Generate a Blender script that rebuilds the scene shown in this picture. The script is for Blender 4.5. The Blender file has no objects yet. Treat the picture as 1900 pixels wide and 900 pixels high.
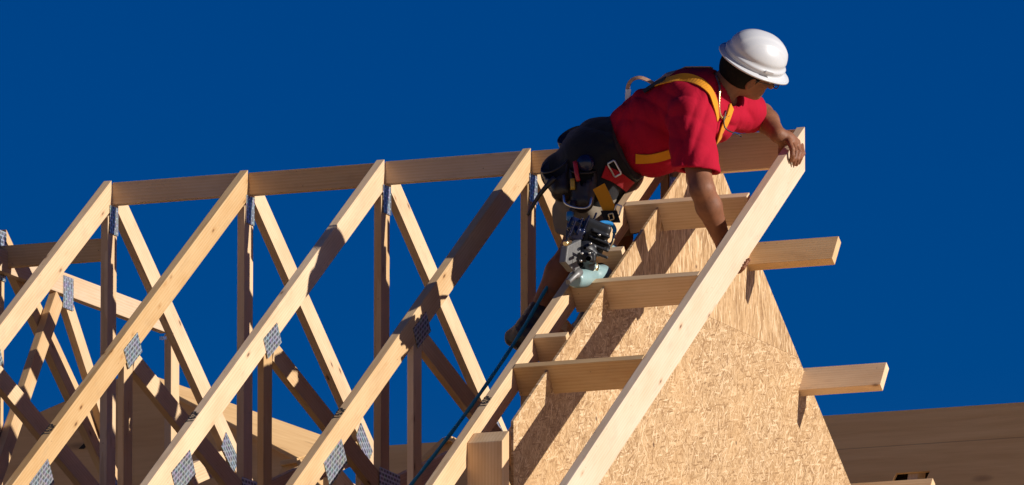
import bpy, bmesh, math, random
import numpy as np
from mathutils import Vector, Matrix
from mathutils.bvhtree import BVHTree

rnd = random.Random(7)
R = math.radians
scn = bpy.context.scene
COL = scn.collection

# ------------------------------------------------------------------ camera
AZ, EL, FPX = 0.3847, 0.185, 22603.0
CAM = Vector((19.7525, -44.4520, -9.3545))
c_r = Vector((math.cos(AZ), math.sin(AZ), 0))
c_f = Vector((-math.sin(AZ) * math.cos(EL), math.cos(AZ) * math.cos(EL), math.sin(EL)))
c_u = c_r.cross(c_f)
cam = bpy.data.cameras.new('camera')
cam_o = bpy.data.objects.new('camera', cam)
COL.objects.link(cam_o)
mw = Matrix((c_r, c_u, -c_f)).transposed().to_4x4()
mw.translation = CAM
cam_o.matrix_world = mw
cam.sensor_width = 36.0
cam.lens = FPX / 1900 * 36.0
cam.clip_start, cam.clip_end = 1.0, 8000.0
scn.camera = cam_o

# ------------------------------------------------------------------ sky, sun, exposure
SUN = Vector((1.0, 0.06, 0.39)).normalized()
world = bpy.data.worlds.new('World')
scn.world = world
world.use_nodes = True
wn = world.node_tree
wn.nodes.clear()
sky = wn.nodes.new('ShaderNodeTexSky')
sky.sky_type = 'NISHITA'
sky.sun_disc = False
sky.sun_elevation = math.asin(SUN.z)
sky.sun_rotation = math.atan2(SUN.x, SUN.y)
sky.altitude = 600
sky.air_density = 1.0
sky.dust_density = 0.0
sky.ozone_density = 6.0
hsv = wn.nodes.new('ShaderNodeHueSaturation')
hsv.inputs['Saturation'].default_value = 1.35
hsv.inputs['Value'].default_value = 0.85
hsv.inputs['Hue'].default_value = 0.524
bg = wn.nodes.new('ShaderNodeBackground')
bg.inputs['Strength'].default_value = 0.05
wo = wn.nodes.new('ShaderNodeOutputWorld')
wn.links.new(sky.outputs[0], hsv.inputs['Color'])
wn.links.new(hsv.outputs[0], bg.inputs['Color'])
wn.links.new(bg.outputs[0], wo.inputs['Surface'])

sun = bpy.data.lights.new('sun', 'SUN')
sun.energy = 4.7
sun.angle = R(0.53)
sun.color = (1.0, 0.94, 0.85)
sun_o = bpy.data.objects.new('sun', sun)
COL.objects.link(sun_o)
sun_o.rotation_euler = (-SUN).to_track_quat('-Z', 'Y').to_euler()

scn.view_settings.view_transform = 'Standard'
scn.view_settings.look = 'None'
scn.view_settings.exposure = 0.28
scn.view_settings.gamma = 1.0
scn.view_settings.use_curve_mapping = False

# ------------------------------------------------------------------ numbers of the roof
TH = 0.6243                                    # roof pitch
CT, ST, TT = math.cos(TH), math.sin(TH), math.tan(TH)
TX = [0.0, 0.6033, 1.2017, 1.8371, 2.4387]     # gable faces of the five trusses
XO, XF = 2.5821, 3.0108                        # outer face of the sheathing, of the fly rafter
GAP = 0.0726                                   # room for the ridge blocks
TK = 0.036                                     # lumber thickness

def ray(px, py):
    return (c_r * ((px - 950) / FPX) + c_u * ((450 - py) / FPX) + c_f)
def at_X(px, py, X):
    d = ray(px, py); return CAM + d * ((X - CAM.x) / d.x)
def at_Y(px, py, Y):
    d = ray(px, py); return CAM + d * ((Y - CAM.y) / d.y)

# ------------------------------------------------------------------ object helpers
def tag(o, label=None, cat=None, group=None, kind=None):
    for k, v in (('label', label), ('category', cat), ('group', group), ('kind', kind)):
        if v: o[k] = v
    return o
def empty(name, loc, label, cat, group=None):
    o = bpy.data.objects.new(name, None); COL.objects.link(o); o.location = loc
    o.empty_display_size = 0.1
    return tag(o, label, cat, group)
def link(name, me, mat, parent=None, smooth=False):
    o = bpy.data.objects.new(name, me); COL.objects.link(o)
    if mat: me.materials.append(mat)
    if smooth: me.polygons.foreach_set('use_smooth', [True] * len(me.polygons))
    if parent:
        o.parent = parent
        o.matrix_parent_inverse = Matrix.Translation(-parent_loc(parent))
    return o
def parent_loc(p):
    v = Vector(p.location)
    return v if p.type == 'EMPTY' else Vector((0, 0, 0))
def grain(me, org, L, W):
    """board coordinates for the wood: length, width, thickness, plus a random place in the tree"""
    L = Vector(L).normalized(); W = Vector(W); W = (W - L * W.dot(L)).normalized(); T = L.cross(W)
    off = Vector((rnd.uniform(0, 60), rnd.uniform(0, 60), rnd.uniform(0, 60)))
    a = me.attributes.new('g', 'FLOAT_VECTOR', 'POINT')
    buf = []
    for v in me.vertices:
        d = v.co - org
        buf += [d.dot(L) + off.x, d.dot(W) + off.y, d.dot(T) + off.z]
    a.data.foreach_set('vector', buf)
def bm_mesh(bm, bevel=0.0):
    bmesh.ops.recalc_face_normals(bm, faces=bm.faces)
    if bevel: bmesh.ops.bevel(bm, geom=list(bm.edges), offset=bevel, segments=2, profile=0.6, affect='EDGES')
    me = bpy.data.meshes.new('m'); bm.to_mesh(me); bm.free()
    return me
def prism_bm(pts, vec):
    """extrude a planar polygon (3D points) by vec"""
    bm = bmesh.new()
    a = [bm.verts.new(p) for p in pts]; b = [bm.verts.new(Vector(p) + vec) for p in pts]
    bm.faces.new(a); bm.faces.new(b[::-1])
    n = len(pts)
    for i in range(n): bm.faces.new((a[i], b[i], b[(i + 1) % n], a[(i + 1) % n]))
    return bm
def prism(name, pts, vec, L, W, mat, parent=None, bevel=0.0022):
    pts = [Vector(p) for p in pts]
    me = bm_mesh(prism_bm(pts, Vector(vec)), bevel)
    grain(me, pts[0], L, W)
    return link(name, me, mat, parent)
def plate_yz(name, x, poly, thick, L, W, mat, parent, bevel=0.0022):
    """board lying in a plane of constant X: poly of (y,z), gable face at x"""
    return prism(name, [(x, y, z) for y, z in poly], (-thick, 0, 0), L, W, mat, parent, bevel)
def board(name, p0, p1, wdir, w, t, mat, parent=None, bevel=0.0022):
    """p0-p1 is the top edge of one wide face; wdir the way the width runs; t along L x W"""
    p0, p1 = Vector(p0), Vector(p1); L = (p1 - p0).normalized(); W = Vector(wdir); W = (W - L * W.dot(L)).normalized()
    T = L.cross(W)
    return prism(name, [p0, p1, p1 + W * w, p0 + W * w], T * t, L, W, mat, parent, bevel)

# ------------------------------------------------------------------ materials
def new_mat(name):
    m = bpy.data.materials.new(name); m.use_nodes = True
    nt = m.node_tree; nt.nodes.clear()
    out = nt.nodes.new('ShaderNodeOutputMaterial'); b = nt.nodes.new('ShaderNodeBsdfPrincipled')
    nt.links.new(b.outputs[0], out.inputs[0])
    return m, nt, b
class N:
    """small node-writing helper"""
    def __init__(s, nt): s.nt = nt
    def n(s, t, **kw):
        o = s.nt.nodes.new(t)
        for k, v in kw.items():
            if k.startswith('i_'): o.inputs[k[2:].replace('_', ' ')].default_value = v
            else: setattr(o, k, v)
        return o
    def l(s, a, b): s.nt.links.new(a, b)
    def attr(s, name): return s.n('ShaderNodeAttribute', attribute_name=name).outputs['Vector']
    def obj(s): return s.n('ShaderNodeTexCoord').outputs['Object']
    def mapv(s, v, scale=(1, 1, 1), loc=(0, 0, 0), rot=(0, 0, 0)):
        m = s.n('ShaderNodeMapping'); m.inputs['Scale'].default_value = scale
        m.inputs['Location'].default_value = loc; m.inputs['Rotation'].default_value = rot
        s.l(v, m.inputs['Vector']); return m.outputs[0]
    def noise(s, v, scale=5, detail=4, rough=0.55, dist=0.0, col=False):
        t = s.n('ShaderNodeTexNoise'); t.inputs['Scale'].default_value = scale; t.inputs['Detail'].default_value = detail
        t.inputs['Roughness'].default_value = rough; t.inputs['Distortion'].default_value = dist
        s.l(v, t.inputs['Vector']); return t.outputs['Color' if col else 'Fac']
    def voro(s, v, scale=5, out='Distance', feature='F1', rand=1.0):
        t = s.n('ShaderNodeTexVoronoi', feature=feature); t.inputs['Scale'].default_value = scale
        t.inputs['Randomness'].default_value = rand
        s.l(v, t.inputs['Vector']); return t.outputs[out]
    def ramp(s, f, stops):
        r = s.n('ShaderNodeValToRGB'); e = r.color_ramp.elements
        while len(e) < len(stops): e.new(0.5)
        for q, (p, c) in zip(e, stops):
            q.position = p; q.color = (c, c, c, 1) if isinstance(c, (int, float)) else (*c, 1)
        s.l(f, r.inputs[0]); return r.outputs[0]
    def mix(s, f, a, b, mode='MIX'):
        m = s.n('ShaderNodeMix', data_type='RGBA', blend_type=mode)
        for v, k in ((f, 0), (a, 6), (b, 7)):
            if hasattr(v, 'is_output'): s.l(v, m.inputs[k])
            elif k == 0: m.inputs[0].default_value = v
            else: m.inputs[k].default_value = (*v, 1)
        return m.outputs[2]
    def math(s, op, a, b=0.0, clamp=False):
        m = s.n('ShaderNodeMath', operation=op, use_clamp=clamp)
        for v, k in ((a, 0), (b, 1)):
            if hasattr(v, 'is_output'): s.l(v, m.inputs[k])
            else: m.inputs[k].default_value = v
        return m.outputs[0]
    def bump(s, h, bsdf, strength=0.3, dist=0.002):
        b = s.n('ShaderNodeBump'); b.inputs['Strength'].default_value = strength; b.inputs['Distance'].default_value = dist
        s.l(h, b.inputs['Height']); s.l(b.outputs[0], bsdf.inputs['Normal'])

def lumber(name, light, dark, tint=0.12):
    m, nt, b = new_mat(name); q = N(nt)
    g = q.attr('g')
    # slow wander so that the growth rings run in long cathedral arcs
    warp = q.noise(q.mapv(g, (1.3, 7, 7)), 1.0, 2, 0.5)
    rings = q.n('ShaderNodeTexWave', wave_type='BANDS', bands_direction='Y', wave_profile='SAW')
    rings.inputs['Scale'].default_value = 1.0
    rings.inputs['Distortion'].default_value = 5.0
    rings.inputs['Detail'].default_value = 2.0
    rings.inputs['Detail Scale'].default_value = 0.6
    q.l(q.mapv(g, (1.2, 24, 24)), rings.inputs['Vector'])
    fine = q.noise(q.mapv(g, (7, 190, 190)), 1.0, 3, 0.6)
    blot = q.noise(q.mapv(g, (3, 9, 9)), 1.0, 3, 0.55)
    f = q.math('ADD', q.math('MULTIPLY', rings.outputs['Fac'], 0.32), q.math('MULTIPLY', fine, 0.42))
    f = q.math('ADD', f, q.math('MULTIPLY', q.math('SUBTRACT', blot, 0.5), 0.9))
    c = q.ramp(f, [(0.12, light), (0.78, dark)])
    # knots: a dark heart with a reddish ring
    kv = q.voro(q.mapv(g, (5.2, 15, 15)), 1.0)
    ring = q.ramp(kv, [(0.06, 1.0), (0.20, 0.0)])
    heart = q.ramp(kv, [(0.045, 1.0), (0.10, 0.0)])
    pick = q.ramp(q.noise(q.mapv(g, (1.7, 4.1, 4.1), (9, 3, 1)), 1.0, 0), [(0.42, 0.0), (0.48, 1.0)])
    c = q.mix(q.math('MULTIPLY', q.math('MULTIPLY', ring, pick), 0.55), c, (0.42, 0.20, 0.07))
    c = q.mix(q.math('MULTIPLY', q.math('MULTIPLY', heart, pick), 0.85), c, (0.10, 0.045, 0.02))
    # small dark specks and handling dirt
    sp = q.ramp(q.voro(q.mapv(g, (22, 30, 30), (3, 7, 2)), 1.0), [(0.04, 1.0), (0.085, 0.0)])
    spick = q.ramp(q.noise(q.mapv(g, (5, 6, 6), (1, 5, 2)), 1.0, 0), [(0.52, 0.0), (0.56, 1.0)])
    c = q.mix(q.math('MULTIPLY', q.math('MULTIPLY', sp, spick), 0.7), c, (0.12, 0.07, 0.04))
    dirt = q.ramp(q.noise(q.mapv(g, (6, 14, 14), (4, 4, 4)), 1.0, 5, 0.65), [(0.55, 0.0), (0.78, 1.0)])
    c = q.mix(q.math('MULTIPLY', dirt, 0.28), c, (0.25, 0.18, 0.12))
    oi = q.n('ShaderNodeObjectInfo')
    h = q.n('ShaderNodeHueSaturation')
    q.l(q.math('ADD', q.math('MULTIPLY', oi.outputs['Random'], tint * 2), 1 - tint), h.inputs['Value'])
    q.l(q.math('ADD', q.math('MULTIPLY', oi.outputs['Random'], -0.25), 1.1), h.inputs['Saturation'])
    q.l(c, h.inputs['Color']); q.l(h.outputs[0], b.inputs['Base Color'])
    b.inputs['Roughness'].default_value = 0.68
    b.inputs['Specular IOR Level'].default_value = 0.3
    q.bump(q.math('ADD', fine, q.math('MULTIPLY', f, 0.5)), b, 0.35, 0.0015)
    return m

M = {}
M['pine'] = lumber('pine_lumber', (0.69, 0.482, 0.275), (0.52, 0.305, 0.135))
M['pale'] = lumber('fresh_pale_lumber', (0.66, 0.50, 0.355), (0.54, 0.365, 0.215), 0.05)

def osb(name, dirs, light=(0.46, 0.30, 0.155), mid=(0.34, 0.20, 0.09), dark=(0.16, 0.08, 0.034), sc=1.0, seed=0):
    """pressed strands: several layers of long flakes, each layer lying its own way"""
    m, nt, b = new_mat(name); q = N(nt)
    g = q.attr('g')
    tot = None; hgt = None
    for k, a in enumerate(dirs):
        wob = q.noise(g, 9.0 + k, 2, 0.5, col=True)
        gv = q.n('ShaderNodeVectorMath', operation='MULTIPLY_ADD')
        q.l(wob, gv.inputs[0]); gv.inputs[1].default_value = (0.010, 0.010, 0); q.l(g, gv.inputs[2])
        v = q.mapv(q.mapv(gv.outputs[0], (1, 1, 0), (k * 3.7 + seed, k * 1.3, 0), (0, 0, a)), (11 * sc, 95 * sc, 1))
        col = q.voro(v, 1.0, 'Color')
        sep = q.n('ShaderNodeSeparateColor'); q.l(col, sep.inputs[0])
        if tot is None: tot, hgt = sep.outputs[0], sep.outputs[1]
        else:
            msk = q.math('GREATER_THAN', sep.outputs[2], 1 - 1 / (k + 1) + .04)
            mx = q.n('ShaderNodeMix', data_type='FLOAT'); q.l(msk, mx.inputs[0]); q.l(tot, mx.inputs[2]); q.l(sep.outputs[0], mx.inputs[3]); tot = mx.outputs[0]
            mh = q.n('ShaderNodeMix', data_type='FLOAT'); q.l(msk, mh.inputs[0]); q.l(hgt, mh.inputs[2]); q.l(sep.outputs[1], mh.inputs[3]); hgt = mh.outputs[0]
    fine = q.noise(q.mapv(g, (60, 60, 1)), 1.0, 4, 0.7)
    f = q.math('ADD', q.math('MULTIPLY', tot, 0.75), q.math('MULTIPLY', fine, 0.35))
    c = q.ramp(f, [(0.08, dark), (0.32, mid), (0.56, light), (0.72, tuple(x * 1.12 for x in light)), (0.90, tuple(min(1, x * f_) for x, f_ in zip(light, (1.45, 1.6, 1.9))))])
    big = q.noise(g, 3.0, 3, 0.5)
    c = q.mix(q.math('MULTIPLY', q.ramp(big, [(0.4, 0.0), (0.7, 1.0)]), 0.25), c, (0.60, 0.36, 0.16))
    kn = q.ramp(q.voro(q.mapv(g, (5, 5, 1), (2, 8, 0)), 1.0), [(0.03, 1.0), (0.06, 0.0)])
    c = q.mix(q.math('MULTIPLY', kn, 0.8), c, (0.07, 0.03, 0.015))
    q.l(c, b.inputs['Base Color'])
    b.inputs['Roughness'].default_value = 0.6; b.inputs['Specular IOR Level'].default_value = 0.35
    q.bump(q.math('ADD', hgt, fine), b, 0.45, 0.002)
    return m
M['osb_up'] = osb('strand_board_upright', (0.0, 0.16, -0.18, 0.4, -0.35, 0.04, 0.09), sc=1.25)
M['osb_mix'] = osb('strand_board_mixed', (0.3, 1.2, -0.7, 2.2, 0.9, -1.3, 1.75, 2.7, -0.2), sc=1.9, seed=5)

def plywood(name, light, dark):
    m, nt, b = new_mat(name); q = N(nt); g = q.attr('g')
    f1 = q.noise(q.mapv(g, (1.2, 11, 11)), 1.0, 4, 0.6, 1.2)
    f2 = q.noise(q.mapv(g, (3, 60, 60)), 1.0, 3, 0.6)
    br = q.n('ShaderNodeTexBrick'); br.offset = 0.5
    for k, v in (('Scale', 1.0), ('Mortar Size', 0.003), ('Mortar Smooth', 0.3), ('Brick Width', 2.44), ('Row Height', 1.22)): br.inputs[k].default_value = v
    br.inputs['Color1'].default_value = (1, 1, 1, 1); br.inputs['Color2'].default_value = (0.86, 0.86, 0.86, 1); br.inputs['Mortar'].default_value = (0.68, 0.68, 0.68, 1)
    q.l(g, br.inputs['Vector'])
    c = q.ramp(q.math('ADD', q.math('MULTIPLY', f1, 0.7), q.math('MULTIPLY', f2, 0.3)), [(0.3, light), (0.7, dark)])
    kv = q.voro(q.mapv(g, (1.6, 5, 5)), 1.0)
    c = q.mix(q.math('MULTIPLY', q.ramp(kv, [(0.03, 1.0), (0.11, 0.0)]), 0.6), c, (0.16, 0.08, 0.035))
    c = q.mix(1.0, c, br.outputs['Color'], 'MULTIPLY')
    q.l(c, b.inputs['Base Color']); b.inputs['Roughness'].default_value = 0.7
    q.bump(f2, b, 0.2, 0.002)
    return m
M['ply'] = plywood('plywood_sheathing', (0.74, 0.48, 0.22), (0.58, 0.34, 0.135))

def galv():
    m, nt, b = new_mat('galvanised_plate'); q = N(nt); g = q.attr('g')
    br = q.n('ShaderNodeTexBrick'); br.offset = 0.5
    for k, v in (('Scale', 1.0), ('Mortar Size', 0.0042), ('Mortar Smooth', 0.3), ('Brick Width', 0.030), ('Row Height', 0.0175)): br.inputs[k].default_value = v
    br.inputs['Color1'].default_value = (1, 1, 1, 1); br.inputs['Color2'].default_value = (0.8, 0.8, 0.8, 1); br.inputs['Mortar'].default_value = (0, 0, 0, 1)
    q.l(g, br.inputs['Vector'])
    slot = br.outputs['Color']
    c = q.mix(slot, (0.60, 0.64, 0.70), (0.09, 0.095, 0.11))
    sp = q.voro(g, 60, 'Color')
    c = q.mix(0.25, c, sp, 'MULTIPLY')
    q.l(c, b.inputs['Base Color'])
    mt = q.math('SUBTRACT', 0.65, q.math('MULTIPLY', slot, 0.5)); q.l(mt, b.inputs['Metallic'])
    b.inputs['Roughness'].default_value = 0.42
    q.bump(slot, b, 0.8, 0.004)
    return m
M['galv'] = galv()

def simple(name, col, rough=0.5, metal=0.0, spec=0.5, nscale=0, namt=0.15, bump=0.0, bscale=40, bdist=0.002):
    m, nt, b = new_mat(name); q = N(nt)
    b.inputs['Roughness'].default_value = rough; b.inputs['Metallic'].default_value = metal
    b.inputs['Specular IOR Level'].default_value = spec
    if nscale:
        f = q.noise(q.obj(), nscale, 4, 0.6)
        c = q.mix(f, tuple(x * (1 - namt) for x in col), tuple(min(1, x * (1 + namt)) for x in col)); q.l(c, b.inputs['Base Color'])
    else: b.inputs['Base Color'].default_value = (*col, 1)
    if bump: q.bump(q.noise(q.obj(), bscale, 4, 0.6), b, bump, bdist)
    return m
M['ink'] = simple('stamp_ink', (0.02, 0.018, 0.016), 0.8)
M['attic_shade'] = simple('painted_attic_shade', (0.02, 0.017, 0.014), 0.9)  # near-black colour stands in for the shade inside the roofs
M['nail'] = simple('bright_nail', (0.6, 0.6, 0.62), 0.3, 1.0)

def ground_mat():
    m, nt, b = new_mat('site_dirt'); q = N(nt); v = q.obj()
    f = q.noise(v, 0.35, 8, 0.65); f2 = q.noise(v, 0.02, 3)
    c = q.ramp(q.math('ADD', q.math('MULTIPLY', f, 0.6), q.math('MULTIPLY', f2, 0.4)), [(0.3, (0.62, 0.45, 0.26)), (0.7, (0.76, 0.58, 0.37))])
    q.l(c, b.inputs['Base Color']); b.inputs['Roughness'].default_value = 0.95
    q.bump(f, b, 0.6, 0.1)
    return m
M['dirt'] = ground_mat()

# ------------------------------------------------------------------ the ground (below the frame, it lights the undersides)
bm = bmesh.new()
bmesh.ops.create_grid(bm, x_segments=8, y_segments=8, size=3000)
for v in bm.verts: v.co.z = -11.0
tag(link('ground', bm_mesh(bm), M['dirt']), kind='structure')

# ------------------------------------------------------------------ trusses
DEP = 0.100                      # depth of the chords
PL = DEP / CT                    # their plumb cut
EAVE = 3.75
def left_pt(s): return (-s * CT, -s * ST)
def to_yz(px, py, X):
    p = at_X(px, py, X); return (p.y, p.z)

def chord_left(x, t, L=EAVE / CT, inset=0.0, dep=DEP, mat=None, drop=0.0):
    p = dep / CT
    poly = [(0, -drop), (0, -drop - p), (-L * CT, -drop - L * ST - p), (-L * CT, -drop - L * ST)]
    return plate_yz('top_chord', x - inset, poly, TK - 2 * inset, (0, CT, ST), (0, ST, -CT), mat or M['pine'], t)
def chord_right(x, t, L=EAVE / CT, inset=0.001, dep=DEP, mat=None, drop=0.0):
    p = dep / CT
    poly = [(GAP, -drop), (GAP, -drop - p), (GAP + L * CT, -drop - L * ST - p), (GAP + L * CT, -drop - L * ST)]
    return plate_yz('top_chord', x - inset, poly, TK - 2 * inset, (0, CT, -ST), (0, -ST, -CT), mat or M['pine'], t)
def web(x, t, a, b, w=0.089, inset=0.003, name='web'):
    """a, b = (y,z) ends of its centre line"""
    a, b = Vector(a), Vector(b); d = (b - a).normalized(); n = Vector((-d.y, d.x)) * (w / 2)
    return plate_yz(name, x - inset, [a + n, b + n, b - n, a - n], TK - 2 * inset, (0, d.x, d.y), (0, n.x, n.y), M['pine'], t)
def plate(x, t, c, ln, wd, ang, jig=0.06):
    """nail plate: centre (y,z), length along angle ang in the truss plane; on the gable face"""
    ang += rnd.uniform(-jig, jig)
    d = Vector((math.cos(ang), math.sin(ang))); n = Vector((-d.y, d.x))
    c = Vector(c)
    poly = [c + d * ln / 2 + n * wd / 2, c + d * ln / 2 - n * wd / 2, c - d * ln / 2 - n * wd / 2, c - d * ln / 2 + n * wd / 2]
    o = prism('connector_plate', [(x + 0.0032, p.x, p.y) for p in poly], (-0.0026, 0, 0), (0, d.x, d.y), (0, n.x, n.y), M['galv'], t, 0)
    return o
def stamp(txt, p, L, Nrm, size, parent):
    """ink stamp: flat letters 1 mm above the wood, reading along L, upright across it"""
    cu = bpy.data.curves.new('s', 'FONT'); cu.body = txt; cu.size = size; cu.offset = 0.0012; cu.align_x = 'CENTER'; cu.align_y = 'CENTER'
    o = bpy.data.objects.new('s', cu); COL.objects.link(o)
    dg = bpy.context.evaluated_depsgraph_get(); dg.update()
    me = bpy.data.meshes.new_from_object(o.evaluated_get(dg)); bpy.data.objects.remove(o)
    L = Vector(L).normalized(); Z = Vector(Nrm).normalized(); U = Z.cross(L)
    me.transform(Matrix.Translation(Vector(p) + Z * 0.0012) @ Matrix((L, U, Z)).transposed().to_4x4())
    s = link('grade_stamp', me, M['ink'], parent)
    s['label'] = 'black stamped letters %s' % txt
    return s

UPJ = (-1.145, -0.932)            # upper joint of the front chord, centre of its plate
LOJ = (-2.01, -1.595)            # lower joint
CEN = (0.015, -1.335)            # where the fan webs meet on the king post
BOT = -EAVE * TT - 0.02          # bottom chord
KX = 0.0155
def truss(i, x, label, stamp_px=None, drop=0.0, plates=True):
    t = empty('roof_truss', (x, 0, BOT), label, 'roof truss', 'roof trusses standing in a row along the ridge')
    ch = chord_left(x, t, drop=drop); chord_right(x, t, drop=drop)
    plate_yz('king_post', x - 0.002, [(KX - .0445, -PL - .034 - drop), (0.0, -PL + .002 - drop), (GAP * .5, -PL + .002 - drop), (KX + .0445, -PL - .006 - drop), (KX + .0445, BOT), (KX - .0445, BOT)],
             TK - .004, (0, 0, 1), (0, 1, 0), M['pine'], t)
    plate_yz('bottom_chord', x, [(-EAVE, BOT), (EAVE + GAP, BOT), (EAVE + GAP, BOT - DEP), (-EAVE, BOT - DEP)], TK, (0, 1, 0), (0, 0, 1), M['pine'], t)
    jog = rnd.uniform(-.015, .015)
    for sg in (1, -1):
        mir = (lambda p: p) if sg == 1 else (lambda p: (GAP - p[0], p[1]))
        web(x, t, mir((UPJ[0] + .03, UPJ[1] - .035 - drop)), mir((CEN[0] - .04, CEN[1])), inset=.003)
        web(x, t, mir((UPJ[0] - .028, UPJ[1] - .04 - drop)), mir((UPJ[0] - .028, BOT)), inset=.0045, w=.085)
        web(x, t, mir((LOJ[0] + .03, LOJ[1] - .045 - drop)), mir((LOJ[0] + 1.2, LOJ[1] - .42)), inset=.003)
        web(x, t, mir((LOJ[0] - .005, LOJ[1] - .06 - drop)), mir((LOJ[0] - .005, BOT)), inset=.0045, w=.08)
        if plates:
            plate(x, t, mir((UPJ[0], UPJ[1] + .0 - drop)), 0.16, 0.085, TH * sg)
            plate(x, t, mir((LOJ[0], LOJ[1] - drop)), 0.21, 0.105, TH * sg)
    plate(x, t, (0.02, -PL - .04 - drop), 0.115, 0.082, math.pi / 2, 0.02)
    plate(x, t, (CEN[0] + .04, CEN[1] - .01), 0.21, 0.16, 0, .02)
    if stamp_px:
        p = at_X(stamp_px[0], stamp_px[1], x - TK / 2)
        s = -p.y / CT
        stamp('T6SP', Vector((x - TK / 2, -s * CT, -s * ST - drop)), (0, CT, ST), (0, -ST, CT), 0.046, ch)
    return t
TRUSS = [
 truss(0, TX[0], 'full height roof truss farthest left, its nail plate cut by the picture edge'),
 truss(1, TX[1], 'second full height roof truss from the left, its chord ending near the bottom left corner', (92, 802)),
 truss(2, TX[2], 'roof truss just left of the truss that lies in the shadow of the worker', (358, 776)),
 truss(3, TX[3], 'roof truss right behind the worker with his big shadow across its sloping chord', (630, 761)),
 truss(4, TX[4], 'roof truss under the worker that carries the short lookout boards', (901, 741), plates=False),
]
DROP = .022
# dropped gable truss right behind the sheathing
gt = empty('gable_truss', (XO - .012, 0, BOT), 'gable truss almost hidden behind the strand board sheathing', 'roof truss')
chord_left(XO - .0117, gt, drop=DROP + .065, L=2.0 / CT); chord_right(XO - .0117, gt, drop=DROP + .065)
plate_yz('king_post', XO - .0135, [(KX - .0445, -PL - .08), (KX + .0445, -PL - .06), (KX + .0445, BOT), (KX - .0445, BOT)], TK - .002, (0, 0, 1), (0, 1, 0), M['pine'], gt)
for yy in (-0.55, -1.15, -1.75, 0.65, 1.25, 1.85):
    zt = -abs(yy) * TT - PL - .13
    plate_yz('stud', XO - .0135, [(yy - .0445, zt), (yy + .0445, zt), (yy + .0445, BOT), (yy - .0445, BOT)], TK - .002, (0, 0, 1), (0, 1, 0), M['pine'], gt)
plate_yz('bottom_chord', XO - .0125, [(-EAVE, BOT), (EAVE, BOT), (EAVE, BOT - DEP), (-EAVE, BOT - DEP)], TK, (0, 1, 0), (0, 0, 1), M['pine'], gt)

# ------------------------------------------------------------------ ridge blocks between the peaks
def ridge_block(x0, x1, z0, h, label, mat='pine', y=0.004):
    o = prism('ridge_block', [(x0, y, z0), (x1, y, z0), (x1, y, z0 - h), (x0, y, z0 - h)], (0, .036, 0), (1, 0, 0), (0, 0, 1), M[mat])
    tag(o, label, 'ridge board', 'ridge boards between the truss peaks')
    return o
for i, lab in enumerate(('grey brown ridge board at the left, between the first two full height peaks',
                         'darker ridge board between the second and third full height peaks',
                         'ridge board between the third peak and the peak left of the worker',
                         'ridge board running behind the hips and tool pouch of the worker')):
    ridge_block(TX[i] + .0015, TX[i + 1] - TK - .0015, -.008 - .003 * (i % 2), .092, lab, 'pine' if i % 2 else 'pale')  # pale wood on alternate blocks stands in for grazing sky light
ridge_block(TX[4] + .0015, XF - TK - .0015, -.006, .150, 'deep ridge board under the worker reaching the tip of the fly rafter', 'pine')

# ------------------------------------------------------------------ fly rafter
FD = 0.146
p_ = FD / CT
fly = plate_yz('fly_rafter', XF, [(0, 0), (0, -p_), (-3.9, -3.9 * TT - p_), (-3.9, -3.9 * TT)], TK, (0, CT, ST), (0, ST, -CT), M['pale'], None)
tag(fly, 'long pale fly rafter board sloping down from the hands of the worker', 'rafter')

# ------------------------------------------------------------------ strand board on the gable
def roof_z(y): return -DROP - (abs(y) if y < 0 else max(0, y - GAP)) * TT
zs = to_yz(1475, 661, XO)[1]                    # height of the seam
yl = to_yz(953, 800, XO)[0]                     # upright left edge of the lower sheet
def ys(z, sg): return (-(-DROP - z) / TT) if sg < 0 else GAP + (-DROP - z) / TT
up = [(ys(zs + .0006, -1), zs + .0006), (0, -DROP), (GAP, -DROP), (ys(zs + .0006, 1), zs + .0006)]
o = plate_yz('gable_sheathing', XO, up, .0115, (0, 0, 1), (0, 1, 0), M['osb_up'], None, .0008)
tag(o, 'upper strand board sheet with upright strands, the peak of the gable behind the arm', 'sheathing panel', 'strand board sheets on the gable')
lo = [(ys(zs, -1), zs), (yl, roof_z(yl)), (yl, BOT - .1), (EAVE, BOT - .1), (EAVE, roof_z(EAVE)), (ys(zs, 1), zs)]
o = plate_yz('gable_sheathing', XO, lo, .0115, (0, 0, 1), (0, 1, 0), M['osb_mix'], None, .0008)
tag(o, 'big lower strand board sheet with mixed strands filling the gable', 'sheathing panel', 'strand board sheets on the gable')

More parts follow.
